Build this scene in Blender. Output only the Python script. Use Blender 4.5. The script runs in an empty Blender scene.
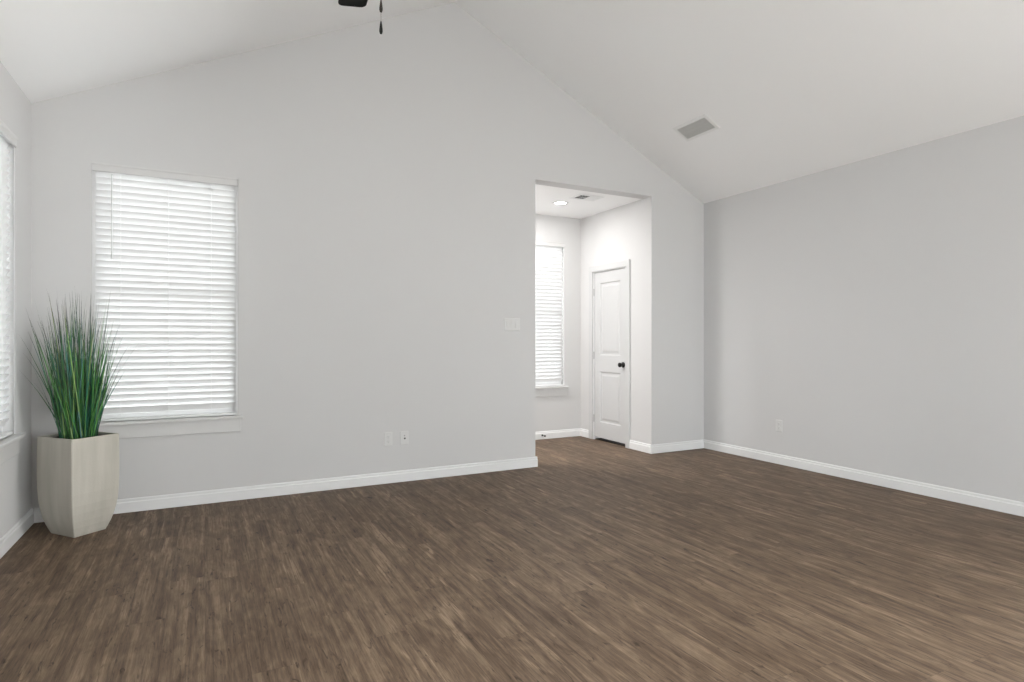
import bpy, bmesh, math, random
from mathutils import Vector, Matrix

# ------------------------------------------------------------------ camera, world, light, exposure
scene = bpy.context.scene
C = scene.collection
R = math.radians
YAW = 27.33
cam_d = bpy.data.cameras.new('camera')
cam_d.sensor_width = 36.0
cam_d.lens = 594.0 / 1024.0 * 36.0
cam = bpy.data.objects.new('camera', cam_d)
C.objects.link(cam)
cam.location = (0, 0, 1.205)
cam.rotation_euler = (R(90), 0, R(-YAW))
scene.camera = cam

scene.view_settings.view_transform = 'Standard'
scene.view_settings.look = 'None'
scene.view_settings.gamma = 1.0
scene.view_settings.use_curve_mapping = False
scene.view_settings.exposure = 0.84

SKY = 4.7            # overcast sky outside
PATIO_FILL = 260       # added fill light aimed up through the unseen patio doors
EAST_FILL = 245.0         # added fill light outside the unseen right-hand window
NOOK_LAMP = 4.0
HALL_FILL = 16.0  # unseen passage downlights added to brighten the nook
world = bpy.data.worlds.new('overcast_sky')
scene.world = world
world.use_nodes = True
world.node_tree.nodes['Background'].inputs[0].default_value = (0.93, 0.965, 1.0, 1)
world.node_tree.nodes['Background'].inputs[1].default_value = SKY


def area_light(name, loc, rot, sx, sy, power, col=(1, 1, 1)):
    l = bpy.data.lights.new(name, 'AREA')
    l.shape = 'RECTANGLE'
    l.size, l.size_y = sx, sy
    l.energy = power
    l.color = col
    o = bpy.data.objects.new(name, l)
    C.objects.link(o)
    o.location = loc
    o.rotation_euler = rot
    return o


# ------------------------------------------------------------------ room dimensions (metres)
XL, XR = -1.02, 4.99        # left / right wall
YB, YF = 4.95, -3.4         # wall with the window / wall behind the camera
EAVE, RIDGE_X = 2.752, 1.98
EAVE_L = 2.776              # the side wall plate on the left is a touch higher
RIDGE = 4.236
SL, SR = (RIDGE - EAVE_L) / (RIDGE_X - XL), (RIDGE - EAVE) / (XR - RIDGE_X)
TH = 0.15                   # wall thickness
OX0, OX1 = 2.81, 4.235      # opening to the nook
NX0, NX1, NY1 = 0.85, 4.235, 6.30
WZ0, WZ1 = 0.640, 2.437     # window openings
W1 = (-0.69, 0.222)
W2 = (3.66, 4.575)
W3 = (3.085, 3.995)
W5 = (0.60, 2.40)            # unseen side window left of the camera, added to light the room
W6 = (-1.30, 0.70)           # unseen wide window across from it, added for its light
DY0, DY1, DZ = 5.37, 6.03, 2.052

# fill lights added outside the patio doors and the right side window
area_light('patio_fill_light', (3.1, YF - 1.25, 0.0), (R(145), 0, 0), 4.6, 1.7, PATIO_FILL, (1.0, 0.985, 0.96))
area_light('east_fill_light', (XR + 0.45, -0.3, 1.15), (R(126), 0, R(90)), 2.0, 1.7, EAST_FILL, (1.0, 0.99, 0.975))


# ------------------------------------------------------------------ materials
def mat(name, col=(0.8, 0.8, 0.8), rough=0.5, metal=0.0, spec=0.5, bump=None, var=0.0):
    m = bpy.data.materials.new(name)
    m.use_nodes = True
    nt = m.node_tree
    b = nt.nodes['Principled BSDF']
    b.inputs['Base Color'].default_value = (*col, 1)
    b.inputs['Roughness'].default_value = rough
    b.inputs['Metallic'].default_value = metal
    b.inputs['Specular IOR Level'].default_value = spec
    tc = nt.nodes.new('ShaderNodeTexCoord')
    if bump:
        n = nt.nodes.new('ShaderNodeTexNoise')
        n.inputs['Scale'].default_value = bump[0]
        n.inputs['Detail'].default_value = 3
        nt.links.new(tc.outputs['Object'], n.inputs['Vector'])
        bp = nt.nodes.new('ShaderNodeBump')
        bp.inputs['Strength'].default_value = bump[1]
        bp.inputs['Distance'].default_value = 0.002
        nt.links.new(n.outputs['Fac'], bp.inputs['Height'])
        nt.links.new(bp.outputs['Normal'], b.inputs['Normal'])
    if var:
        n = nt.nodes.new('ShaderNodeTexNoise')
        n.inputs['Scale'].default_value = 1.3
        nt.links.new(tc.outputs['Object'], n.inputs['Vector'])
        mx = nt.nodes.new('ShaderNodeMix')
        mx.data_type = 'RGBA'
        mx.inputs['A'].default_value = (*[c * (1 - var) for c in col], 1)
        mx.inputs['B'].default_value = (*[min(1, c * (1 + var)) for c in col], 1)
        nt.links.new(n.outputs['Fac'], mx.inputs['Factor'])
        nt.links.new(mx.outputs['Result'], b.inputs['Base Color'])
    return m


def link(nt, a, b): nt.links.new(a, b)


def math_node(nt, op, a, b=None, c=None):
    n = nt.nodes.new('ShaderNodeMath')
    n.operation = op
    for i, v in enumerate((a, b, c)):
        if v is None: continue
        if isinstance(v, (int, float)): n.inputs[i].default_value = v
        else: nt.links.new(v, n.inputs[i])
    return n.outputs[0]


def floor_material():
    m = bpy.data.materials.new('vinyl_plank')
    m.use_nodes = True
    nt = m.node_tree
    b = nt.nodes['Principled BSDF']
    tc = nt.nodes.new('ShaderNodeTexCoord')
    sp = nt.nodes.new('ShaderNodeSeparateXYZ')
    link(nt, tc.outputs['Object'], sp.inputs[0])
    x, y = sp.outputs[0], sp.outputs[1]
    PW, PL = 0.15, 1.22
    xr = math_node(nt, 'DIVIDE', x, PW)
    row = math_node(nt, 'FLOOR', xr)
    wn = nt.nodes.new('ShaderNodeTexWhiteNoise'); wn.noise_dimensions = '1D'
    link(nt, row, wn.inputs['W'])
    yo = math_node(nt, 'ADD', math_node(nt, 'DIVIDE', y, PL), math_node(nt, 'MULTIPLY', wn.outputs['Value'], 7.3))
    pl = math_node(nt, 'FLOOR', yo)
    cb = nt.nodes.new('ShaderNodeCombineXYZ')
    link(nt, row, cb.inputs[0]); link(nt, pl, cb.inputs[1])
    wp = nt.nodes.new('ShaderNodeTexWhiteNoise'); wp.noise_dimensions = '2D'
    link(nt, cb.outputs[0], wp.inputs['Vector'])
    rnd = wp.outputs['Value']
    # per plank shifted grain coordinates
    def grain(sx, sy, detail, rough, shift, dist=0.0):
        v = nt.nodes.new('ShaderNodeCombineXYZ')
        link(nt, math_node(nt, 'MULTIPLY', x, sx), v.inputs[0])
        link(nt, math_node(nt, 'MULTIPLY', y, sy), v.inputs[1])
        link(nt, math_node(nt, 'MULTIPLY', rnd, shift), v.inputs[2])
        n = nt.nodes.new('ShaderNodeTexNoise')
        n.inputs['Scale'].default_value = 1.0
        n.inputs['Detail'].default_value = detail
        n.inputs['Roughness'].default_value = rough
        n.inputs['Distortion'].default_value = dist
        link(nt, v.outputs[0], n.inputs['Vector'])
        return n.outputs['Fac']
    g1 = grain(30, 1.0, 6, 0.62, 37.0, 0.5)      # broad streaks
    g2 = grain(110, 5.0, 5, 0.75, 91.0, 0.3)
    g5 = grain(42, 0.9, 3, 0.55, 21.0, 0.9)     # thin dark grain lines      # fine fibre
    g3 = grain(11, 3.6, 4, 0.6, 55.0, 1.4)        # mottling
    g4 = grain(46, 10.0, 3, 0.6, 73.0, 0.9)
    g6 = grain(9, 1.1, 2, 0.5, 13.0, 1.6)       # pale cathedral figure
    g7 = grain(60, 1.6, 3, 0.6, 67.0, 2.2)       # knots and dark flecks
    ramp = nt.nodes.new('ShaderNodeValToRGB')
    e = ramp.color_ramp.elements
    e[0].position, e[0].color = 0.30, (*FLOOR_D, 1)
    e[1].position, e[1].color = 0.70, (*FLOOR_L, 1)
    mid = ramp.color_ramp.elements.new(0.5); mid.color = (*FLOOR_M, 1)
    s = math_node(nt, 'MULTIPLY', g1, 0.48)
    s = math_node(nt, 'MULTIPLY_ADD', g2, 0.44, s)
    s = math_node(nt, 'MULTIPLY_ADD', g3, 0.36, s)
    s = math_node(nt, 'MULTIPLY_ADD', rnd, 0.025, s)
    s = math_node(nt, 'SUBTRACT', s, 0.15)
    pm = nt.nodes.new('ShaderNodeMapRange')
    pm.inputs['From Min'].default_value = 0.60
    pm.inputs['From Max'].default_value = 0.72
    link(nt, g6, pm.inputs['Value'])
    fig = math_node(nt, 'MULTIPLY', pm.outputs[0], math_node(nt, 'MULTIPLY_ADD', g7, 1.6, -0.62))
    s = math_node(nt, 'MULTIPLY_ADD', fig, 0.62, s)
    link(nt, s, ramp.inputs[0])
    kr = nt.nodes.new('ShaderNodeValToRGB')
    kr.color_ramp.elements[0].position, kr.color_ramp.elements[0].color = 0.27, (0.30, 0.27, 0.25, 1)
    kr.color_ramp.elements[1].position, kr.color_ramp.elements[1].color = 0.39, (1, 1, 1, 1)
    link(nt, g4, kr.inputs[0])
    m1 = nt.nodes.new('ShaderNodeMix'); m1.data_type = 'RGBA'; m1.blend_type = 'MULTIPLY'
    m1.inputs['Factor'].default_value = 1
    rid = math_node(nt, 'ABSOLUTE', math_node(nt, 'SUBTRACT', g5, 0.5))
    lr = nt.nodes.new('ShaderNodeMapRange')
    lr.inputs['From Min'].default_value = 0.0
    lr.inputs['From Max'].default_value = 0.022
    lr.inputs['To Min'].default_value = 0.74
    lr.inputs['To Max'].default_value = 1.0
    link(nt, rid, lr.inputs['Value'])
    m0 = nt.nodes.new('ShaderNodeMix'); m0.data_type = 'RGBA'; m0.blend_type = 'MULTIPLY'
    m0.inputs['Factor'].default_value = 1
    link(nt, ramp.outputs[0], m0.inputs['A']); link(nt, lr.outputs[0], m0.inputs['B'])
    link(nt, m0.outputs['Result'], m1.inputs['A']); link(nt, kr.outputs[0], m1.inputs['B'])
    # seams
    fx = math_node(nt, 'FRACT', xr)
    ex = math_node(nt, 'MINIMUM', fx, math_node(nt, 'SUBTRACT', 1.0, fx))
    ex = math_node(nt, 'MULTIPLY', ex, PW)
    fy = math_node(nt, 'FRACT', yo)
    ey = math_node(nt, 'MINIMUM', fy, math_node(nt, 'SUBTRACT', 1.0, fy))
    ey = math_node(nt, 'MULTIPLY', ey, PL)
    ed = math_node(nt, 'MINIMUM', ex, ey)
    seam = nt.nodes.new('ShaderNodeMapRange')
    seam.inputs['From Min'].default_value = 0.0006
    seam.inputs['From Max'].default_value = 0.0022
    seam.inputs['To Min'].default_value = 0.82
    seam.inputs['To Max'].default_value = 1.0
    link(nt, ed, seam.inputs['Value'])
    m2 = nt.nodes.new('ShaderNodeMix'); m2.data_type = 'RGBA'; m2.blend_type = 'MULTIPLY'
    m2.inputs['Factor'].default_value = 1
    link(nt, m1.outputs['Result'], m2.inputs['A']); link(nt, seam.outputs[0], m2.inputs['B'])
    link(nt, m2.outputs['Result'], b.inputs['Base Color'])
    b.inputs['Roughness'].default_value = 0.55
    b.inputs['Specular IOR Level'].default_value = 0.25
    bp = nt.nodes.new('ShaderNodeBump')
    bp.inputs['Strength'].default_value = 0.25
    bp.inputs['Distance'].default_value = 0.001
    link(nt, g2, bp.inputs['Height'])
    link(nt, bp.outputs['Normal'], b.inputs['Normal'])
    return m


FLOOR_D = (0.046, 0.027, 0.016)
FLOOR_M = (0.142, 0.095, 0.061)
FLOOR_L = (0.31, 0.225, 0.153)
M = {}
M['floor'] = floor_material()
M['wall'] = mat('wall_paint', (0.645, 0.639, 0.637), 0.85, spec=0.2, bump=(260, 0.12))
M['ceiling'] = mat('ceiling_paint', (0.92, 0.918, 0.918), 0.9, spec=0.15, bump=(200, 0.12))
M['sill'] = mat('sill_paint', (0.67, 0.664, 0.66), 0.45, spec=0.35)
M['trim'] = mat('trim_paint', (0.80, 0.80, 0.80), 0.38, spec=0.45)
M['door'] = mat('door_paint', (0.58, 0.58, 0.58), 0.42, spec=0.4)
M['vinyl'] = mat('white_vinyl', (0.85, 0.85, 0.85), 0.35)
M['plate'] = mat('white_plastic', (0.68, 0.675, 0.668), 0.35)
M['grey_slot'] = mat('grey_slot', (0.28, 0.27, 0.26), 0.6)
M['dark'] = mat('cavity_shade', (0.02, 0.018, 0.016), 0.8)  # near-black standing in for the shade inside gaps
M['black'] = mat('black_metal', (0.012, 0.011, 0.010), 0.3, metal=0.6)
M['nickel'] = mat('painted_hinge', (0.55, 0.55, 0.55), 0.35, metal=0.7)
M['fan'] = mat('dark_bronze', (0.004, 0.0035, 0.003), 0.6, spec=0.15)
M['bead'] = mat('bead_chain', (0.16, 0.12, 0.10), 0.4, metal=0.6)
M['wand'] = mat('clear_wand', (0.66, 0.66, 0.66), 0.2)
M['vent'] = mat('vent_enamel', (0.82, 0.82, 0.815), 0.4)
M['vent_slat'] = mat('vent_louver', (0.60, 0.60, 0.59), 0.5)
M['concrete'] = mat('exterior_concrete', (0.45, 0.44, 0.42), 0.9, var=0.1)
M['soil'] = mat('dark_soil', (0.035, 0.028, 0.022), 0.95, bump=(60, 0.8))


def planter_material():
    m = mat('planter_stone', (0.42, 0.40, 0.35), 0.6, spec=0.35, bump=(90, 0.2))
    nt = m.node_tree
    b = nt.nodes['Principled BSDF']
    tc = nt.nodes.new('ShaderNodeTexCoord')
    mp = nt.nodes.new('ShaderNodeMapping')
    mp.inputs['Scale'].default_value = (14, 14, 1.6)
    link(nt, tc.outputs['Object'], mp.inputs['Vector'])
    n = nt.nodes.new('ShaderNodeTexNoise')
    n.inputs['Scale'].default_value = 1.0
    n.inputs['Detail'].default_value = 5
    link(nt, mp.outputs[0], n.inputs['Vector'])
    r = nt.nodes.new('ShaderNodeValToRGB')
    r.color_ramp.elements[0].position, r.color_ramp.elements[0].color = 0.3, (0.41, 0.388, 0.335, 1)
    r.color_ramp.elements[1].position, r.color_ramp.elements[1].color = 0.7, (0.51, 0.485, 0.43, 1)
    link(nt, n.outputs['Fac'], r.inputs[0])
    link(nt, r.outputs[0], b.inputs['Base Color'])
    return m


M['planter'] = planter_material()


def slat_material(name='blind_slat', trans=0.06):
    m = bpy.data.materials.new(name)
    m.use_nodes = True
    nt = m.node_tree
    nt.nodes.remove(nt.nodes['Principled BSDF'])
    out = nt.nodes['Material Output']
    d = nt.nodes.new('ShaderNodeBsdfDiffuse'); d.inputs[0].default_value = (0.86, 0.86, 0.86, 1)
    t = nt.nodes.new('ShaderNodeBsdfTranslucent'); t.inputs[0].default_value = (0.86, 0.86, 0.86, 1)
    g = nt.nodes.new('ShaderNodeBsdfGlossy'); g.inputs[0].default_value = (1, 1, 1, 1); g.inputs['Roughness'].default_value = 0.35
    a = nt.nodes.new('ShaderNodeMixShader'); a.inputs[0].default_value = trans
    link(nt, d.outputs[0], a.inputs[1]); link(nt, t.outputs[0], a.inputs[2])
    c = nt.nodes.new('ShaderNodeMixShader'); c.inputs[0].default_value = 0.03
    link(nt, a.outputs[0], c.inputs[1]); link(nt, g.outputs[0], c.inputs[2])
    link(nt, c.outputs[0], out.inputs['Surface'])
    return m


SLAT_T = 0.06
M['slat'] = slat_material('blind_slat', SLAT_T)
M['edge_glow'] = slat_material('blind_edge_glow', 0.45)  # strongly translucent, imitates daylit edges beside the slats


def glass_material():
    m = bpy.data.materials.new('window_glass')
    m.use_nodes = True
    nt = m.node_tree
    nt.nodes.remove(nt.nodes['Principled BSDF'])
    out = nt.nodes['Material Output']
    t = nt.nodes.new('ShaderNodeBsdfTransparent'); t.inputs[0].default_value = (0.97, 0.98, 0.975, 1)
    g = nt.nodes.new('ShaderNodeBsdfGlossy'); g.inputs['Roughness'].default_value = 0.02
    f = nt.nodes.new('ShaderNodeFresnel'); f.inputs[0].default_value = 1.45
    a = nt.nodes.new('ShaderNodeMixShader')
    link(nt, f.outputs[0], a.inputs[0]); link(nt, t.outputs[0], a.inputs[1]); link(nt, g.outputs[0], a.inputs[2])
    link(nt, a.outputs[0], out.inputs['Surface'])
    return m


M['glass'] = glass_material()


def emit_material(name, col, s):
    m = bpy.data.materials.new(name)
    m.use_nodes = True
    b = m.node_tree.nodes['Principled BSDF']
    b.inputs['Base Color'].default_value = (0.9, 0.9, 0.9, 1)
    b.inputs['Emission Color'].default_value = (*col, 1)
    b.inputs['Emission Strength'].default_value = s
    return m


M['led'] = emit_material('led_lens', (1, 0.98, 0.95), 12.0)


def blade_mats():
    cols = [(0.036, 0.150, 0.034), (0.080, 0.280, 0.058), (0.012, 0.060, 0.020), (0.028, 0.165, 0.105),
            (0.210, 0.350, 0.100), (0.075, 0.205, 0.180)]
    res = []
    for i, c in enumerate(cols):
        m = bpy.data.materials.new('grass_%s' % ['green', 'bright', 'deep', 'teal', 'lime', 'blue_green'][i])
        m.use_nodes = True
        nt = m.node_tree
        b = nt.nodes['Principled BSDF']
        b.inputs['Roughness'].default_value = 0.42
        at = nt.nodes.new('ShaderNodeAttribute'); at.attribute_name = 'along'
        r = nt.nodes.new('ShaderNodeValToRGB')
        e = r.color_ramp.elements
        e[0].position, e[0].color = 0.0, (*[v * 0.8 for v in c], 1)
        e[1].position, e[1].color = 1.0, (0.060, 0.040, 0.055, 1)
        k = e.new(0.70); k.color = (*c, 1)
        k = e.new(0.90); k.color = (c[0] * 0.8 + 0.02, c[1] * 0.5 + 0.01, c[2] * 0.6 + 0.02, 1)
        link(nt, at.outputs['Fac'], r.inputs[0])
        link(nt, r.outputs[0], b.inputs['Base Color'])
        res.append(m)
    return res


# ------------------------------------------------------------------ mesh helpers
def obj(name, bm, m, parent=None, smooth=False, recalc=True):
    me = bpy.data.meshes.new(name)
    if recalc: bmesh.ops.recalc_face_normals(bm, faces=bm.faces)
    bm.to_mesh(me)
    bm.free()
    for mm in (m if isinstance(m, list) else [m]): me.materials.append(mm)
    if smooth:
        for p in me.polygons: p.use_smooth = True
    o = bpy.data.objects.new(name, me)
    C.objects.link(o)
    if parent: o.parent = parent
    return o


def struct(name, bm, m, parent=None, **k):
    o = obj(name, bm, m, parent, **k)
    if parent is None: o['kind'] = 'structure'
    return o


def empty(name, loc=(0, 0, 0), rz=0.0):
    o = bpy.data.objects.new(name, None)
    o.empty_display_size = 0.1
    C.objects.link(o)
    o.location = loc
    o.rotation_euler = (0, 0, rz)
    return o


def tag(o, label, cat, group=None, kind=None):
    o['label'] = label
    o['category'] = cat
    if group: o['group'] = group
    if kind: o['kind'] = kind
    return o


def box(bm, x0, x1, y0, y1, z0, z1, bev=0.0, mtx=None):
    v = [bm.verts.new(p) for p in ((x0, y0, z0), (x1, y0, z0), (x1, y1, z0), (x0, y1, z0),
                                   (x0, y0, z1), (x1, y0, z1), (x1, y1, z1), (x0, y1, z1))]
    f = [bm.faces.new([v[i] for i in q]) for q in
         ((0, 3, 2, 1), (4, 5, 6, 7), (0, 1, 5, 4), (1, 2, 6, 5), (2, 3, 7, 6), (3, 0, 4, 7))]
    vs = set(v)
    if bev:
        ed = list({e for q in f for e in q.edges})
        r = bmesh.ops.bevel(bm, geom=ed, offset=bev, segments=2, profile=0.5, affect='EDGES')
        vs = {w for w in r['verts']} | {w for w in vs if w.is_valid}
    if mtx is not None:
        bmesh.ops.transform(bm, matrix=mtx, verts=list(vs))
    return list(vs)


def BM(): return bmesh.new()


def lathe(bm, prof, n=24, mtx=None):
    """prof: list of (r, z); spun about z."""
    rings = []
    allv = []
    for r, z in prof:
        if r < 1e-6:
            v = [bm.verts.new((0, 0, z))]
        else:
            v = [bm.verts.new((r * math.cos(2 * math.pi * k / n), r * math.sin(2 * math.pi * k / n), z)) for k in range(n)]
        rings.append(v); allv += v
    for a, b in zip(rings, rings[1:]):
        if len(a) == 1 and len(b) == 1: continue
        for k in range(n):
            k2 = (k + 1) % n
            if len(a) == 1: bm.faces.new((a[0], b[k], b[k2]))
            elif len(b) == 1: bm.faces.new((a[k], b[0], a[k2]))
            else: bm.faces.new((a[k], b[k], b[k2], a[k2]))
    for ring, flip in ((rings[0], True), (rings[-1], False)):
        if len(ring) > 1: bm.faces.new(ring[::-1] if flip else ring)
    if mtx is not None: bmesh.ops.transform(bm, matrix=mtx, verts=allv)
    return allv


def cyl(bm, p0, p1, r, n=12):
    p0, p1 = Vector(p0), Vector(p1)
    d = p1 - p0
    q = d.to_track_quat('Z', 'Y').to_matrix().to_4x4()
    return lathe(bm, [(r, 0), (r, d.length)], n, Matrix.Translation(p0) @ q)


def slab_poly(outer, holes, to3, thick_vec):
    """flat polygon with holes, extruded along thick_vec."""
    bm = BM()
    loops = []
    edges = []
    for lp in [outer] + holes:
        vs = [bm.verts.new(to3(*p)) for p in lp]
        loops.append(vs)
        for a, b in zip(vs, vs[1:] + vs[:1]): edges.append(bm.edges.new((a, b)))
    r = bmesh.ops.triangle_fill(bm, edges=edges, use_beauty=True, use_dissolve=False)
    faces = [g for g in r['geom'] if isinstance(g, bmesh.types.BMFace)]
    tv = Vector(thick_vec)
    mp = {}
    for vs in loops:
        for v in vs: mp[v] = bm.verts.new(v.co + tv)
    for f in faces: bm.faces.new([mp[v] for v in f.verts][::-1])
    for vs in loops:
        for a, b in zip(vs, vs[1:] + vs[:1]): bm.faces.new((a, b, mp[b], mp[a]))
    return bm


def rect(x0, x1, z0, z1): return [(x0, z0), (x1, z0), (x1, z1), (x0, z1)]


# ------------------------------------------------------------------ shell
bm = BM(); box(bm, XL - TH, XR + TH, YF - TH, YB + TH, -0.12, 0)
box(bm, NX0 - TH, NX1 + 1.2, YB + TH, NY1 + TH, -0.12, 0)
struct('floor', bm, M['floor'])

bm = BM(); box(bm, -20, 24, -20, 24, -0.34, -0.14)
struct('ground', bm, M['concrete'])

# gable wall with the window and the opening to the nook
gable = [(XL - TH, 0), (OX0, 0), (OX0, EAVE), (OX1, EAVE), (OX1, 0), (XR + TH, 0), (XR + TH, EAVE - SR * TH + 0.12),
         (RIDGE_X, RIDGE + 0.12), (XL - TH, EAVE_L - SL * TH + 0.12)]
struct('wall_back', slab_poly(gable, [rect(*W1, WZ0, WZ1)], lambda x, z: (x, YB, z), (0, TH, 0)), M['wall'])
# left wall with a window
side = rect(YF, YB, 0, EAVE)
struct('wall_left', slab_poly(rect(YF, YB, 0, EAVE_L), [rect(*W2, WZ0, WZ1), rect(*W5, WZ0, WZ1)], lambda y, z: (XL, y, z), (-TH, 0, 0)), M['wall'])
struct('wall_right', slab_poly(side, [rect(*W6, WZ0, WZ1)], lambda y, z: (XR, y, z), (TH, 0, 0)), M['wall'])
PX0, PX1, PZ1 = 1.25, 4.80, 2.30
gf = [(XL - TH, 0), (PX0, 0), (PX0, PZ1), (PX1, PZ1), (PX1, 0), (XR + TH, 0), (XR + TH, EAVE - SR * TH + 0.12),
      (RIDGE_X, RIDGE + 0.12), (XL - TH, EAVE_L - SL * TH + 0.12)]
struct('wall_front', slab_poly(gf, [], lambda x, z: (x, YF, z), (0, -TH, 0)), M['wall'])

# vaulted ceiling
prof = [(XL - TH, EAVE_L - SL * TH), (RIDGE_X, RIDGE), (XR + TH, EAVE - SR * TH),
        (XR + TH, EAVE - SR * TH + 0.15), (RIDGE_X, RIDGE + 0.15), (XL - TH, EAVE_L - SL * TH + 0.15)]
struct('ceiling', slab_poly(prof, [], lambda x, z: (x, YF - TH, z), (0, YB - YF + 2 * TH, 0)), M['ceiling'])

# nook
nb = rect(NX0 - TH, NX1 + 1.2, 0, EAVE)
struct('wall_nook_back', slab_poly(nb, [rect(*W3, WZ0, WZ1)], lambda x, z: (x, NY1, z), (0, TH, 0)), M['wall'])
nr = [(YB + TH, 0), (DY0, 0), (DY0, DZ), (DY1, DZ), (DY1, 0), (NY1, 0), (NY1, EAVE), (YB + TH, EAVE)]
struct('wall_nook_right', slab_poly(nr, [], lambda y, z: (NX1, y, z), (0.12, 0, 0)), M['wall'])
bm = BM(); box(bm, NX0 - TH, NX0, YB + TH, NY1, 0, EAVE)
struct('wall_nook_left', bm, M['wall'])
bm = BM(); box(bm, NX0 - TH, NX1 + 1.2, YB + TH, NY1 + TH, EAVE, EAVE + 0.15)
struct('ceiling', bm, M['ceiling'])
bm = BM(); box(bm, NX1 + 1.05, NX1 + 1.2, YB + TH, NY1, 0, EAVE)
struct('wall_closet', bm, M['wall'])


# ------------------------------------------------------------------ baseboards
BH, BT = 0.098, 0.017


def baseboard(name, p0, p1, nrm):
    """p0->p1 along the wall (xy), nrm points into the room."""
    p0, p1, n = Vector((*p0, 0)), Vector((*p1, 0)), Vector((*nrm, 0))
    pr = [(0, 0.003), (BT, 0.003), (BT, BH - 0.026), (BT - 0.007, BH - 0.020), (BT - 0.007, BH - 0.007), (BT - 0.011, BH), (0, BH)]
    bm = BM()
    a = [bm.verts.new(p0 + n * d + Vector((0, 0, z))) for d, z in pr]
    b = [bm.verts.new(p1 + n * d + Vector((0, 0, z))) for d, z in pr]
    bm.faces.new(a); bm.faces.new(b[::-1])
    for i in range(len(pr)):
        j = (i + 1) % len(pr)
        bm.faces.new((a[i], b[i], b[j], a[j]))
    return struct(name, bm, M['trim'])


baseboard('baseboard_back', (XL + BT, YB), (OX0 + BT, YB), (0, -1))
baseboard('baseboard_opening', (OX0, YB), (OX0, YB + TH), (1, 0))
baseboard('baseboard_back', (OX1 - BT, YB), (XR - BT, YB), (0, -1))
baseboard('baseboard_right', (XR, YF), (XR, YB), (-1, 0))
baseboard('baseboard_left', (XL, YF), (XL, YB), (1, 0))
baseboard('baseboard_front', (XL, YF), (PX0 - 0.08, YF), (0, 1))
baseboard('baseboard_front', (PX1 + 0.08, YF), (XR, YF), (0, 1))
baseboard('baseboard_nook_back', (NX0, NY1), (NX1, NY1), (0, -1))
baseboard('baseboard_nook_right', (NX1, YB), (NX1, DY0 - 0.066), (-1, 0))
baseboard('baseboard_nook_right', (NX1, DY1 + 0.066), (NX1, NY1), (-1, 0))
baseboard('baseboard_nook_front', (NX0, YB + TH), (OX0 + BT, YB + TH), (0, 1))


# ------------------------------------------------------------------ windows (built facing -y at the origin, x along the wall, y outward)
def make_window(name, loc, rz, w):
    h0, h1 = WZ0, WZ1
    root = empty(name, loc, rz)
    root['kind'] = 'structure'
    hw = w / 2
    # vinyl frame set back in the wall
    bm = BM()
    fy0, fy1 = 0.075, 0.140
    for a in ((-hw, -hw + 0.024, h0, h1), (hw - 0.024, hw, h0, h1)):
        box(bm, a[0], a[1], fy0, fy1, a[2], a[3], 0.002)
    box(bm, -hw + 0.024, hw - 0.024, fy0, fy1, h0, h0 + 0.05, 0.002)
    box(bm, -hw + 0.024, hw - 0.024, fy0, fy1, h1 - 0.045, h1, 0.002)
    obj('window_frame', bm, M['vinyl'], root)
    zm = (h0 + h1) / 2
    for (a, b, y) in ((h0 + 0.05, zm + 0.012, 0.082), (zm - 0.012, h1 - 0.045, 0.112)):
        bm = BM()
        x0, x1 = -hw + 0.024, hw - 0.024
        box(bm, x0, x0 + 0.024, y, y + 0.026, a, b, 0.002)
        box(bm, x1 - 0.024, x1, y, y + 0.026, a, b, 0.002)
        box(bm, x0 + 0.024, x1 - 0.024, y, y + 0.026, a, a + 0.026, 0.002)
        box(bm, x0 + 0.024, x1 - 0.024, y, y + 0.026, b - 0.026, b, 0.002)
        s = obj('sash', bm, M['vinyl'], root)
        bm = BM(); box(bm, x0 + 0.02, x1 - 0.02, y + 0.011, y + 0.015, a + 0.022, b - 0.022)
        obj('pane', bm, M['glass'], s)
    # stool and apron
    bm = BM()
    box(bm, -hw - 0.035, hw + 0.035, -0.045, 0.0, h0 - 0.020, h0 + 0.002, 0.005)
    box(bm, -hw, hw, -0.001, fy0, h0 - 0.001, h0 + 0.002)
    obj('window_sill', bm, M['sill'], root)
    bm = BM(); box(bm, -hw - 0.02, hw + 0.02, -0.016, 0.0, h0 - 0.118, h0 - 0.020, 0.004)
    obj('apron', bm, M['sill'], root)
    return root


PITCH_S, SLAT_W, TILT = 0.0445, 0.050, R(62)


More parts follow.
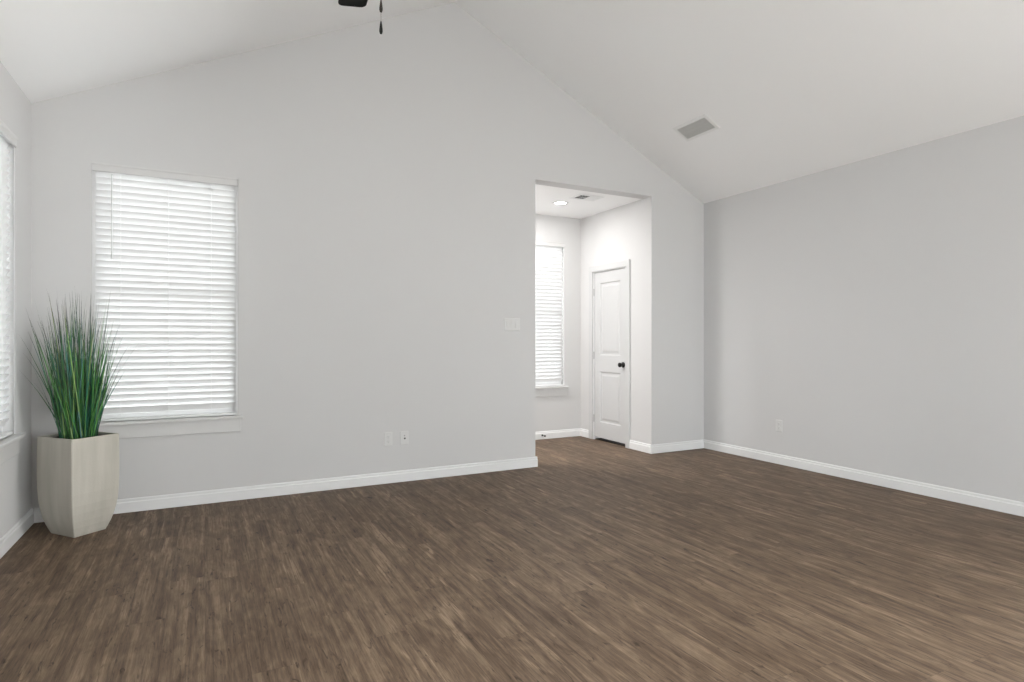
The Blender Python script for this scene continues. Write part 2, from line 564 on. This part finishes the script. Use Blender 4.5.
def make_blind(loc, rz, w, wand_x=0.115):
    h0, h1 = WZ0, WZ1
    root = empty('window_blind', loc, rz)
    hw = w / 2 - 0.014
    # valance, slightly proud of the wall, with short returns
    bm = BM()
    zt, zb = h1 - 0.002, h1 - 0.062
    pr = [(-0.006, zb), (-0.009, zb + 0.005), (-0.009, zt - 0.018), (-0.013, zt - 0.010), (-0.013, zt), (0.004, zt), (0.004, zb)]
    a = [bm.verts.new((-hw - 0.012, y, z)) for y, z in pr]
    b = [bm.verts.new((hw + 0.012, y, z)) for y, z in pr]
    bm.faces.new(a); bm.faces.new(b[::-1])
    for i in range(len(pr)):
        j = (i + 1) % len(pr)
        bm.faces.new((a[i], b[i], b[j], a[j]))
    for s in (-1, 1):
        x0, x1 = sorted((s * (hw + 0.012), s * (hw + 0.002)))
        box(bm, x0, x1, 0.004, 0.03, zb, zt)
    obj('valance', bm, M['sill'], root)
    bm = BM(); box(bm, -hw + 0.008, hw - 0.008, 0.008, 0.058, h1 - 0.048, h1 - 0.004, 0.002)
    obj('headrail', bm, M['vinyl'], root)
    # slats, room edge up
    bm = BM()
    yc = 0.034
    z = h1 - 0.070
    last = h0 + 0.055
    n = 0
    while z > last:
        pts = []
        for i in range(7):
            t = i / 6 - 0.5
            crown = 0.0022 * (1 - (2 * t) ** 2)
            dy, dz = t * SLAT_W, crown
            tilt = TILT
            y_ = yc + dy * math.cos(tilt) + dz * math.sin(tilt)
            z_ = z - dy * math.sin(tilt) + dz * math.cos(tilt)
            pts.append((y_, z_))
        th = 0.0024
        nx_, nz_ = math.sin(TILT) * th, math.cos(TILT) * th
        ring = pts + [(p[0] + nx_, p[1] + nz_) for p in reversed(pts)]
        a = [bm.verts.new((-hw, p[0], p[1])) for p in ring]
        b = [bm.verts.new((hw, p[0], p[1])) for p in ring]
        bm.faces.new(a); bm.faces.new(b[::-1])
        for i in range(len(ring)):
            j = (i + 1) % len(ring)
            bm.faces.new((a[i], b[i], b[j], a[j]))
        n += 1
        z -= PITCH_S
    obj('slats', bm, M['slat'], root)
    for sx in (-1, 1):  # added glowing strips in place of the daylit jamb edges
        bm = BM()
        x0, x1 = sorted((sx * (w / 2 - 0.001), sx * (w / 2 - 0.0155)))
        box(bm, x0, x1, 0.002, 0.005, h0 + 0.004, h1 - 0.062)
        obj('edge_glow_strip', bm, M['edge_glow'], root)
    bm = BM(); box(bm, -hw, hw, yc - 0.026, yc + 0.026, h0 + 0.006, h0 + 0.022, 0.004)
    obj('bottom_rail', bm, M['trim'], root)
    for fx in (-0.32, 0.0, 0.30):
        bm = BM()
        x = fx * w
        for yy in (yc - SLAT_W / 2 * math.cos(TILT) - 0.003, yc + SLAT_W / 2 * math.cos(TILT) + 0.004):
            cyl(bm, (x, yy, h0 + 0.02), (x, yy, h1 - 0.05), 0.0013, 6)
        obj('ladder_cord', bm, M['slat'], root)
    bm = BM()
    wx = -w / 2 + wand_x
    cyl(bm, (wx, -0.006, h1 - 0.63), (wx, -0.006, h1 - 0.075), 0.0036, 8)
    cyl(bm, (wx, -0.006, h1 - 0.66), (wx, -0.006, h1 - 0.63), 0.006, 8)
    box(bm, wx - 0.004, wx + 0.004, -0.008, 0.012, h1 - 0.078, h1 - 0.070)
    obj('tilt_wand', bm, M['wand'], root)
    return root


w1c, w1w = (W1[0] + W1[1]) / 2, W1[1] - W1[0]
make_window('window_1', (w1c, YB, 0), 0, w1w)
make_window('window_2', (XL, (W2[0] + W2[1]) / 2, 0), R(90), W2[1] - W2[0])
make_window('window_3', ((W3[0] + W3[1]) / 2, NY1, 0), 0, W3[1] - W3[0])
b = make_blind((w1c, YB, 0), 0, w1w)
tag(b, 'white slatted blind with tilt wand on the large wall window behind the grass', 'window blind')
b = make_blind((XL, (W2[0] + W2[1]) / 2, 0), R(90), W2[1] - W2[0])
tag(b, 'white slatted blind cut off at the left edge, on the side wall', 'window blind')
b = make_blind(((W3[0] + W3[1]) / 2, NY1, 0), 0, W3[1] - W3[0])
tag(b, 'bright white slatted blind inside the nook, seen through the doorway', 'window blind')

make_window('added_window_5', (XL, (W5[0] + W5[1]) / 2, 0), R(90), W5[1] - W5[0])  # added out of view to let in more light

make_window('added_window_6', (XR, (W6[0] + W6[1]) / 2, 0), R(-90), W6[1] - W6[0])  # unseen opening added for the fill light outside it

# unseen patio doors added behind the camera to let light in
pt = empty('added_window_4', ((PX0 + PX1) / 2, YF, 0)); pt['kind'] = 'structure'
hw = (PX1 - PX0) / 2
bm = BM()
box(bm, -hw, -hw + 0.06, -0.12, -0.03, 0, PZ1, 0.003)
box(bm, hw - 0.06, hw, -0.12, -0.03, 0, PZ1, 0.003)
box(bm, -hw + 0.06, hw - 0.06, -0.12, -0.03, PZ1 - 0.06, PZ1, 0.003)
box(bm, -hw + 0.06, hw - 0.06, -0.12, -0.03, 0, 0.05, 0.003)
for k in (-1, 0, 1): box(bm, k * 0.9 - 0.04, k * 0.9 + 0.04, -0.11, -0.04, 0.05, PZ1 - 0.06, 0.003)
obj('window_frame', bm, M['vinyl'], pt)
bm = BM(); box(bm, -hw + 0.05, hw - 0.05, -0.078, -0.072, 0.04, PZ1 - 0.05)
obj('pane', bm, M['glass'], pt)


# ------------------------------------------------------------------ nook door (local: x along the wall, y outward from the room)
door = empty('door_1', (NX1, (DY0 + DY1) / 2, 0), R(-90))
door['kind'] = 'structure'
hw = (DY1 - DY0) / 2      # local +x -> world -y : knob side (near the camera) is +x
CW = 0.068
bm = BM()
for s in (-1, 1):
    x0, x1 = sorted((s * (hw - 0.004), s * (hw + CW)))
    box(bm, x0, x1, -0.018, 0.0, 0, DZ - 0.004, 0.004)
box(bm, -hw - CW, hw + CW, -0.018, 0.0, DZ - 0.004, DZ + CW, 0.004)
obj('casing', bm, M['door'], door)
bm = BM()
box(bm, -hw, -hw + 0.012, 0.0005, 0.12, 0, DZ - 0.012)
box(bm, hw - 0.012, hw, 0.0005, 0.12, 0, DZ - 0.012)
box(bm, -hw, hw, 0.0005, 0.12, DZ - 0.012, DZ - 0.0005)
obj('jamb', bm, M['trim'], door)
# slab with two raised panels
SL = hw - 0.0155
Z0, Z1 = 0.036, DZ - 0.016
panels = [(-SL + 0.115, SL - 0.115, 0.225, 0.835), (-SL + 0.115, SL - 0.115, 1.035, 1.905)]
y0 = 0.012
bm = slab_poly(rect(-SL, SL, Z0, Z1), [rect(*p) for p in panels], lambda x, z: (x, y0, z), (0, 0.035, 0))
for (a, b_, c, d) in panels:
    def ring(i, y): return [bm.verts.new((a + i, y, c + i)), bm.verts.new((b_ - i, y, c + i)),
                            bm.verts.new((b_ - i, y, d - i)), bm.verts.new((a + i, y, d - i))]
    rs = [ring(0, y0), ring(0.010, y0 + 0.011), ring(0.030, y0 + 0.011), ring(0.052, y0 + 0.003)]
    for p, q in zip(rs, rs[1:]):
        for i in range(4):
            j = (i + 1) % 4
            bm.faces.new((p[i], p[j], q[j], q[i]))
    bm.faces.new(rs[-1])
obj('door_panel', bm, M['door'], door, recalc=False)
bm = BM()
kx, kz = SL - 0.062, 0.932
mt = Matrix.Translation((kx, y0, kz)) @ Matrix.Rotation(R(90), 4, 'X')
lathe(bm, [(0, 0), (0.033, 0), (0.033, 0.006), (0.028, 0.010), (0.012, 0.013), (0.011, 0.028), (0.020, 0.034),
           (0.027, 0.043), (0.028, 0.052), (0.023, 0.062), (0.012, 0.067), (0, 0.068)], 24, mt)
obj('door_knob', bm, M['black'], door, smooth=True)
for hz in (0.26, 1.03, 1.80):
    bm = BM()
    cyl(bm, (-SL - 0.001, 0.004, hz - 0.045), (-SL - 0.001, 0.004, hz + 0.045), 0.006, 10)
    box(bm, -SL - 0.002, -SL + 0.002, 0.008, 0.012, hz - 0.044, hz + 0.044)
    obj('hinge', bm, M['nickel'], door)
bm = BM(); box(bm, -hw + 0.012, hw - 0.012, 0.030, 0.11, 0.0, 0.007)
obj('under_door_shade', bm, M['dark'], door)  # dark strip painted in for the shade under the door


# ------------------------------------------------------------------ recessed light and registers
def downlight(x, y, label, power):
    t = empty('recessed_light', (x, y, EAVE))
    tag(t, label, 'ceiling light')
    bm = BM(); lathe(bm, [(0.062, -0.002), (0.066, -0.008), (0.085, -0.006), (0.090, -0.0005), (0.062, -0.0005)], 40)
    obj('trim_ring', bm, M['trim'], t, smooth=True)
    bm = BM(); lathe(bm, [(0, -0.004), (0.050, -0.004), (0.063, -0.002), (0.063, -0.0006), (0, -0.0006)], 40)
    obj('lens', bm, M['led'], t)
    l = bpy.data.lights.new('downlight', 'AREA'); l.shape = 'DISK'; l.size = 0.12; l.energy = power
    l.color = (1.0, 0.985, 0.965)
    lo = bpy.data.objects.new('downlight', l); C.objects.link(lo); lo.location = (x, y, EAVE - 0.012)


downlight(3.535, 5.66, 'small round glowing downlight in the nook ceiling', NOOK_LAMP)
downlight(2.30, 5.66, 'added unseen downlight, middle of the passage behind the window wall', HALL_FILL)  # this one and the next are added fill, out of view
downlight(1.35, 5.66, 'added unseen downlight, far end of the passage behind the window wall', HALL_FILL * 1.3)


def make_register(L, W, n, slat_mat, loc, mtx, split=0.0):
    """local: x along the length, y across, +z away from the room (into the ceiling)."""
    root = empty('air_vent')
    root.matrix_world = Matrix.Translation(loc) @ mtx
    F = 0.032
    hl, hw_ = L / 2, W / 2
    bm = BM()
    def ring(i, z): return [bm.verts.new((-hl - F + i, -hw_ - F + i, z)), bm.verts.new((hl + F - i, -hw_ - F + i, z)),
                            bm.verts.new((hl + F - i, hw_ + F - i, z)), bm.verts.new((-hl - F + i, hw_ + F - i, z))]
    rs = [ring(0, -0.001), ring(0.0, -0.003), ring(0.008, -0.008), ring(F, -0.008), ring(F, -0.001)]
    for p, q in zip(rs, rs[1:] + rs[:1]):
        for i in range(4):
            j = (i + 1) % 4
            bm.faces.new((p[i], p[j], q[j], q[i]))
    obj('vent_frame', bm, M['vent'], root)
    bm = BM(); box(bm, -hl, hl, -hw_, hw_, -0.0018, -0.001)
    obj('duct_shade', bm, M['dark'], root)  # dark sheet painted for the shade behind the louvers
    bm = BM()
    for k in range(n):
        x = -hl + (k + 0.5) * L / n
        s = -1 if k < n * split else 1
        m4 = Matrix.Translation((x, 0, -0.0052)) @ Matrix.Rotation(R(28) * s, 4, 'Y')
        box(bm, -L / n * 0.30, L / n * 0.30, -hw_, hw_, -0.0006, 0.0006, mtx=m4)
    box(bm, -hl, hl, -0.003, 0.003, -0.0078, -0.0060)
    obj('louvers', bm, slat_mat, root)
    return root


sl = math.atan(SR)
cx_, cy_ = 4.083, 4.150
cz_ = RIDGE - SR * (cx_ - RIDGE_X)
# x axis along world y, z axis = slope normal pointing up/out
ez = Vector((math.sin(sl), 0, math.cos(sl)))
ex = Vector((0, 1, 0))
ey = ez.cross(ex)
m3 = Matrix((ex, ey, ez)).transposed().to_4x4()
v = make_register(0.356, 0.152, 20, M['vent_slat'], (cx_, cy_, cz_), m3)
tag(v, 'white rectangular air vent with grey louvers on the sloped ceiling', 'air vent')
v = make_register(0.254, 0.152, 12, M['vent'], (3.65, 5.31, EAVE), Matrix.Identity(4), 0.45)
tag(v, 'small white air vent in the flat nook ceiling beside the downlight', 'air vent')


# ------------------------------------------------------------------ plates on the walls (local: face toward -y)
def plate_root(name, loc, rz, w, h):
    root = empty(name, loc, rz)
    bm = BM()
    a = [bm.verts.new((sx * w / 2, -0.0005, sz * h / 2)) for sx, sz in ((-1, -1), (1, -1), (1, 1), (-1, 1))]
    b = [bm.verts.new((sx * w / 2, -0.003, sz * h / 2)) for sx, sz in ((-1, -1), (1, -1), (1, 1), (-1, 1))]
    c = [bm.verts.new((sx * (w / 2 - 0.005), -0.0065, sz * (h / 2 - 0.005))) for sx, sz in ((-1, -1), (1, -1), (1, 1), (-1, 1))]
    bm.faces.new(a); bm.faces.new(c)
    for p, q in ((a, b), (b, c)):
        for i in range(4):
            j = (i + 1) % 4
            bm.faces.new((p[i], p[j], q[j], q[i]))
    obj('cover_plate', bm, M['plate'], root)
    return root


def duplex(root):
    for s in (-1, 1):
        bm = BM()
        m4 = Matrix.Translation((0, -0.0062, s * 0.0195)) @ Matrix.Rotation(R(90), 4, 'X')
        lathe(bm, [(0, 0), (0.0165, 0), (0.0165, 0.002), (0.0155, 0.0028), (0, 0.0028)], 24, m4)
        rcp = obj('receptacle', bm, M['plate'], root)
        bm = BM()
        for dx in (-0.006, 0.006): box(bm, dx - 0.0011, dx + 0.0011, -0.0096, -0.0088, s * 0.0195 - 0.001, s * 0.0195 + 0.007)
        box(bm, -0.0022, 0.0022, -0.0096, -0.0088, s * 0.0195 - 0.010, s * 0.0195 - 0.006)
        obj('slots', bm, M['grey_slot'], rcp)
    bm = BM(); lathe(bm, [(0, 0), (0.003, 0), (0.0025, 0.001), (0, 0.0012)], 12,
                     Matrix.Translation((0, -0.0063, 0)) @ Matrix.Rotation(R(90), 4, 'X'))
    obj('screw', bm, M['nickel'], root)


r = plate_root('power_outlet', (1.377, YB, 0.375), 0, 0.072, 0.116)
duplex(r)
tag(r, 'white power outlet on the window wall, left of the pair near the baseboard', 'outlet')
r = plate_root('cable_outlet', (1.518, YB, 0.375), 0, 0.072, 0.116)
bm = BM(); box(bm, -0.0165, 0.0165, -0.0078, -0.006, -0.033, 0.033, 0.0006)
obj('insert', bm, M['plate'], r)
bm = BM()
lathe(bm, [(0, 0), (0.0075, 0), (0.0075, 0.003), (0.0045, 0.0032), (0.0045, 0.009), (0, 0.009)], 12,
      Matrix.Translation((0.002, -0.0075, -0.004)) @ Matrix.Rotation(R(90), 4, 'X'))
obj('coax_jack', bm, M['black'], r)
bm = BM(); box(bm, -0.005, 0.005, -0.0084, -0.0076, 0.016, 0.024)
obj('data_jack', bm, M['grey_slot'], r)
tag(r, 'white wall plate with a small dark cable socket, right of the pair near the baseboard', 'wall plate')
r = plate_root('power_outlet', (XR, 3.962, 0.375), R(-90), 0.072, 0.116)
duplex(r)
tag(r, 'white power outlet alone on the blank right wall above the baseboard', 'outlet')
r = plate_root('light_switch', (2.558, YB, 1.360), 0, 0.165, 0.116)
for k in (-1, 0, 1):
    bm = BM(); box(bm, k * 0.046 - 0.0165, k * 0.046 + 0.0165, -0.0078, -0.006, -0.0335, 0.0335, 0.0006)
    fr = obj('switch_frame', bm, M['plate'], r)
    bm = BM(); box(bm, -0.0145, 0.0145, -0.0030, 0.0, -0.0305, 0.0305, 0.0008,
                   mtx=Matrix.Translation((k * 0.046, -0.0072, 0)) @ Matrix.Rotation(R(4 if k != 1 else -4), 4, 'X'))
    obj('rocker', bm, M['plate'], fr)
tag(r, 'white three-rocker light switch plate beside the open doorway', 'light switch')

# door stop on the nook baseboard
bm = BM()
m4 = Matrix.Translation((3.664, NY1 - BT, 0.052)) @ Matrix.Rotation(R(90), 4, 'X')
lathe(bm, [(0, 0), (0.012, 0), (0.012, 0.004), (0.005, 0.007), (0.005, 0.055), (0.011, 0.056), (0.011, 0.070), (0.008, 0.074), (0, 0.074)], 16, m4)
o = obj('door_stop', bm, M['black'], smooth=True)
tag(o, 'little black door stop on the nook baseboard under the blind', 'door stop')


# ------------------------------------------------------------------ ceiling fan (only a blade tip and the pull chains reach the frame)
FX, FY, FZ = 0.579, 2.177, 2.788
cz_f = EAVE_L + SL * (FX - XL)
fan = empty('ceiling_fan', (FX, FY, 0))
tag(fan, 'black ceiling fan with pull chains at the top edge of the picture', 'ceiling fan')
bm = BM(); lathe(bm, [(0, 0), (0.03, 0), (0.07, 0.035), (0.075, 0.085), (0, 0.085)], 28, Matrix.Translation((0, 0, cz_f - 0.085)))
obj('canopy', bm, M['fan'], fan, smooth=True)
bm = BM(); cyl(bm, (0, 0, FZ + 0.16), (0, 0, cz_f - 0.06), 0.013, 16)
obj('downrod', bm, M['fan'], fan, smooth=True)
bm = BM(); lathe(bm, [(0, FZ - 0.02), (0.085, FZ - 0.02), (0.12, FZ + 0.005), (0.135, FZ + 0.05), (0.125, FZ + 0.10), (0.07, FZ + 0.14), (0.03, FZ + 0.18), (0, FZ + 0.18)], 36)
obj('motor_housing', bm, M['fan'], fan, smooth=True)
bm = BM(); lathe(bm, [(0, FZ - 0.13), (0.045, FZ - 0.13), (0.058, FZ - 0.115), (0.062, FZ - 0.02), (0, FZ - 0.02)], 30)
obj('switch_housing', bm, M['fan'], fan, smooth=True)
tipdir = math.atan2(2.83 - FY, 0.614 - FX)
for k in range(5):
    ang = tipdir + k * 2 * math.pi / 5
    rot = Matrix.Rotation(ang, 4, 'Z') @ Matrix.Translation((0, 0, FZ)) @ Matrix.Rotation(R(-8), 4, 'X')
    bm = BM()
    n = 18
    out = []
    R0, R1, hw0, hw1, cr = 0.20, 0.665, 0.052, 0.065, 0.026
    pts = [(R0, -hw0), ]
    for i in range(7):
        a = -math.pi / 2 + i * math.pi / 12
        pts.append((R1 - cr + cr * math.cos(a), -hw1 + cr + cr * math.sin(a)))
    for i in range(7):
        a = i * math.pi / 12
        pts.append((R1 - cr + cr * math.cos(a), hw1 - cr + cr * math.sin(a)))
    pts.append((R0, hw0))
    lo_ = [bm.verts.new((x, y, -0.003)) for x, y in pts]
    hi_ = [bm.verts.new((x, y, 0.003)) for x, y in pts]
    bm.faces.new(lo_[::-1]); bm.faces.new(hi_)
    for i in range(len(pts)):
        j = (i + 1) % len(pts)
        bm.faces.new((lo_[i], lo_[j], hi_[j], hi_[i]))
    bmesh.ops.transform(bm, matrix=rot, verts=bm.verts[:])
    bl = obj('blade', bm, M['fan'], fan)
    bm = BM(); box(bm, 0.09, 0.26, -0.018, 0.018, 0.003, 0.009, 0.002, mtx=rot)
    obj('blade_arm', bm, M['fan'], bl)
for (dx, dy, zb) in ((-0.010, -0.0375, 2.322), (0.010, 0.0375, 2.443)):
    bm = BM()
    ztop = FZ - 0.118
    z = zb + 0.046
    while z < ztop:
        bmesh.ops.create_icosphere(bm, subdivisions=1, radius=0.0011, matrix=Matrix.Translation((dx, dy, z)))
        z += 0.0028
    cyl(bm, (dx, dy, zb + 0.04), (dx, dy, ztop), 0.0005, 5)
    ch = obj('pull_chain', bm, M['bead'], fan)
    bm = BM(); lathe(bm, [(0, 0), (0.004, 0.001), (0.0065, 0.010), (0.0062, 0.018), (0.0042, 0.034), (0.0025, 0.046), (0, 0.047)], 16,
                     Matrix.Translation((dx, dy, zb)))
    obj('fob', bm, M['fan'], ch, smooth=True)


# ------------------------------------------------------------------ planter with artificial grass
PCX, PCY, PROT = -0.712, 4.610, R(-50.5)
PH = 0.61
pot = empty('potted_grass', (PCX, PCY, 0), PROT)
tag(pot, 'tall green ornamental grass in a grey-beige square planter by the corner', 'potted plant')


def half(z):
    """half width of the planter at height z: widest at mid height, drawn in at the foot."""
    k = [(0.0, 0.100), (0.02, 0.108), (0.06, 0.121), (0.10, 0.131), (0.15, 0.140), (0.20, 0.146), (0.27, 0.150), (0.38, 0.152),
         (0.46, 0.152), (0.54, 0.151), (0.61, 0.150)]
    for (a, b_), (c, d) in zip(k, k[1:]):
        if z <= c: return b_ + (d - b_) * (z - a) / (c - a)
    return k[-1][1]


bm = BM()
zs = [0, 0.02, 0.06, 0.10, 0.15, 0.20, 0.27, 0.38, 0.46, 0.54, 0.603, 0.61]
SXP, SYP = 1.16, 0.95


def sq(z, h, c=0.004):
    hx, hy = h * SXP, h * SYP
    pts = [(-hx + c, -hy), (hx - c, -hy), (hx, -hy + c), (hx, hy - c), (hx - c, hy), (-hx + c, hy), (-hx, hy - c), (-hx, -hy + c)]
    return [bm.verts.new((x, y, z)) for x, y in pts]


rings = [sq(z, half(z) - (0.002 if z == 0.61 else 0)) for z in zs]
rings.append(sq(0.61, half(0.6) - 0.014))
rings.append(sq(0.606, half(0.6) - 0.016))
rings.append(sq(0.585, half(0.54) - 0.016))
for p, q in zip(rings, rings[1:]):
    for i in range(8):
        j = (i + 1) % 8
        bm.faces.new((p[i], p[j], q[j], q[i]))
bm.faces.new(rings[0][::-1])
bm.faces.new(rings[-1])
obj('planter', bm, M['planter'], pot)
bm = BM()
N = 14
hs = half(0.57) - 0.0165
grid = [[bm.verts.new((-hs * SXP + 2 * hs * SXP * i / N, -hs * SYP + 2 * hs * SYP * j / N,
                       0.594 + 0.004 * math.sin(i * 2.3 + j * 1.1) * math.cos(j * 1.7))) for j in range(N + 1)] for i in range(N + 1)]
for i in range(N):
    for j in range(N): bm.faces.new((grid[i][j], grid[i + 1][j], grid[i + 1][j + 1], grid[i][j + 1]))
obj('soil', bm, M['soil'], pot)

random.seed(11)
bm = BM()
lay = bm.verts.layers.float.new('along')
gm = blade_mats()
inv = Matrix.Rotation(-PROT, 3, 'Z')


def blade(base, az, lean, length, curl, width, mi):
    """lean: starting angle from vertical; curl: extra angle gained along the blade."""
    n = 9
    p = Vector(base)
    prev = None
    tw = random.uniform(0, math.pi)
    for i in range(n + 1):
        t = i / n
        a = lean + curl * t * t
        d = Vector((math.cos(az) * math.sin(a), math.sin(az) * math.sin(a), math.cos(a)))
        wv = width * (0.75 + 0.6 * t if t < 0.35 else 0.96 * (1 - ((t - 0.35) / 0.65) ** 1.5)) + 0.0003
        side = Vector((math.cos(tw), math.sin(tw), 0))
        side = (side - d * side.dot(d)).normalized()
        up = d.cross(side)
        l_ = bm.verts.new(p - side * wv + up * wv * 0.35)
        m_ = bm.verts.new(p)
        r_ = bm.verts.new(p + side * wv + up * wv * 0.35)
        for q in (l_, m_, r_): q[lay] = t
        if prev:
            for a_, b_, c_, d_ in ((prev[0], prev[1], m_, l_), (prev[1], prev[2], r_, m_)):
                f = bm.faces.new((a_, b_, c_, d_))
                f.material_index = mi
                f.smooth = True
        prev = (l_, m_, r_)
        p = p + d * (length / n)
        tw += 0.12


for k in range(520):
    rr = math.sqrt(random.random())
    a0 = random.uniform(0, 2 * math.pi)
    base = (rr * 0.112 * math.cos(a0), rr * 0.092 * math.sin(a0), 0.590)
    az = a0 + random.gauss(0, 0.7)
    core = random.random()
    lean = abs(random.gauss(0.02 + 0.12 * rr, 0.08))
    curl = abs(random.gauss(0.04, 0.10))
    if core < 0.40: length = random.uniform(0.30, 0.56)
    elif core < 0.82: length = random.uniform(0.50, 0.78)
    else:
        length = random.uniform(0.74, 0.97)
        lean *= 0.7
    if random.random() < 0.08: az += math.pi; lean += 0.12
    mi = random.choices(range(6), (5, 5, 5, 4, 3, 3))[0]
    blade(base, az, lean, length, curl, random.uniform(0.0022, 0.0042), mi)
# stray blades that splay out
for wa, ln, lg, cu in ((10, 0.30, 0.62, 0.25), (-20, 0.38, 0.55, 0.35), (30, 0.33, 0.66, 0.3), (190, 0.34, 0.60, 0.35), (205, 0.42, 0.5, 0.3),
                       (170, 0.30, 0.68, 0.2), (0, 0.46, 0.48, 0.15), (-40, 0.36, 0.62, 0.2), (215, 0.28, 0.70, 0.22), (60, 0.2, 0.8, 0.2),
                       (240, 0.22, 0.78, 0.15), (-5, 0.24, 0.74, 0.18), (-15, 0.50, 0.42, 0.2), (185, 0.46, 0.44, 0.28)):
    az = R(wa - YAW) - PROT
    blade((0.06 * math.cos(az), 0.06 * math.sin(az), 0.590), az, ln, lg, cu, 0.0028, random.choice((0, 2, 3)))
obj('grass_blades', bm, gm, pot, recalc=False)
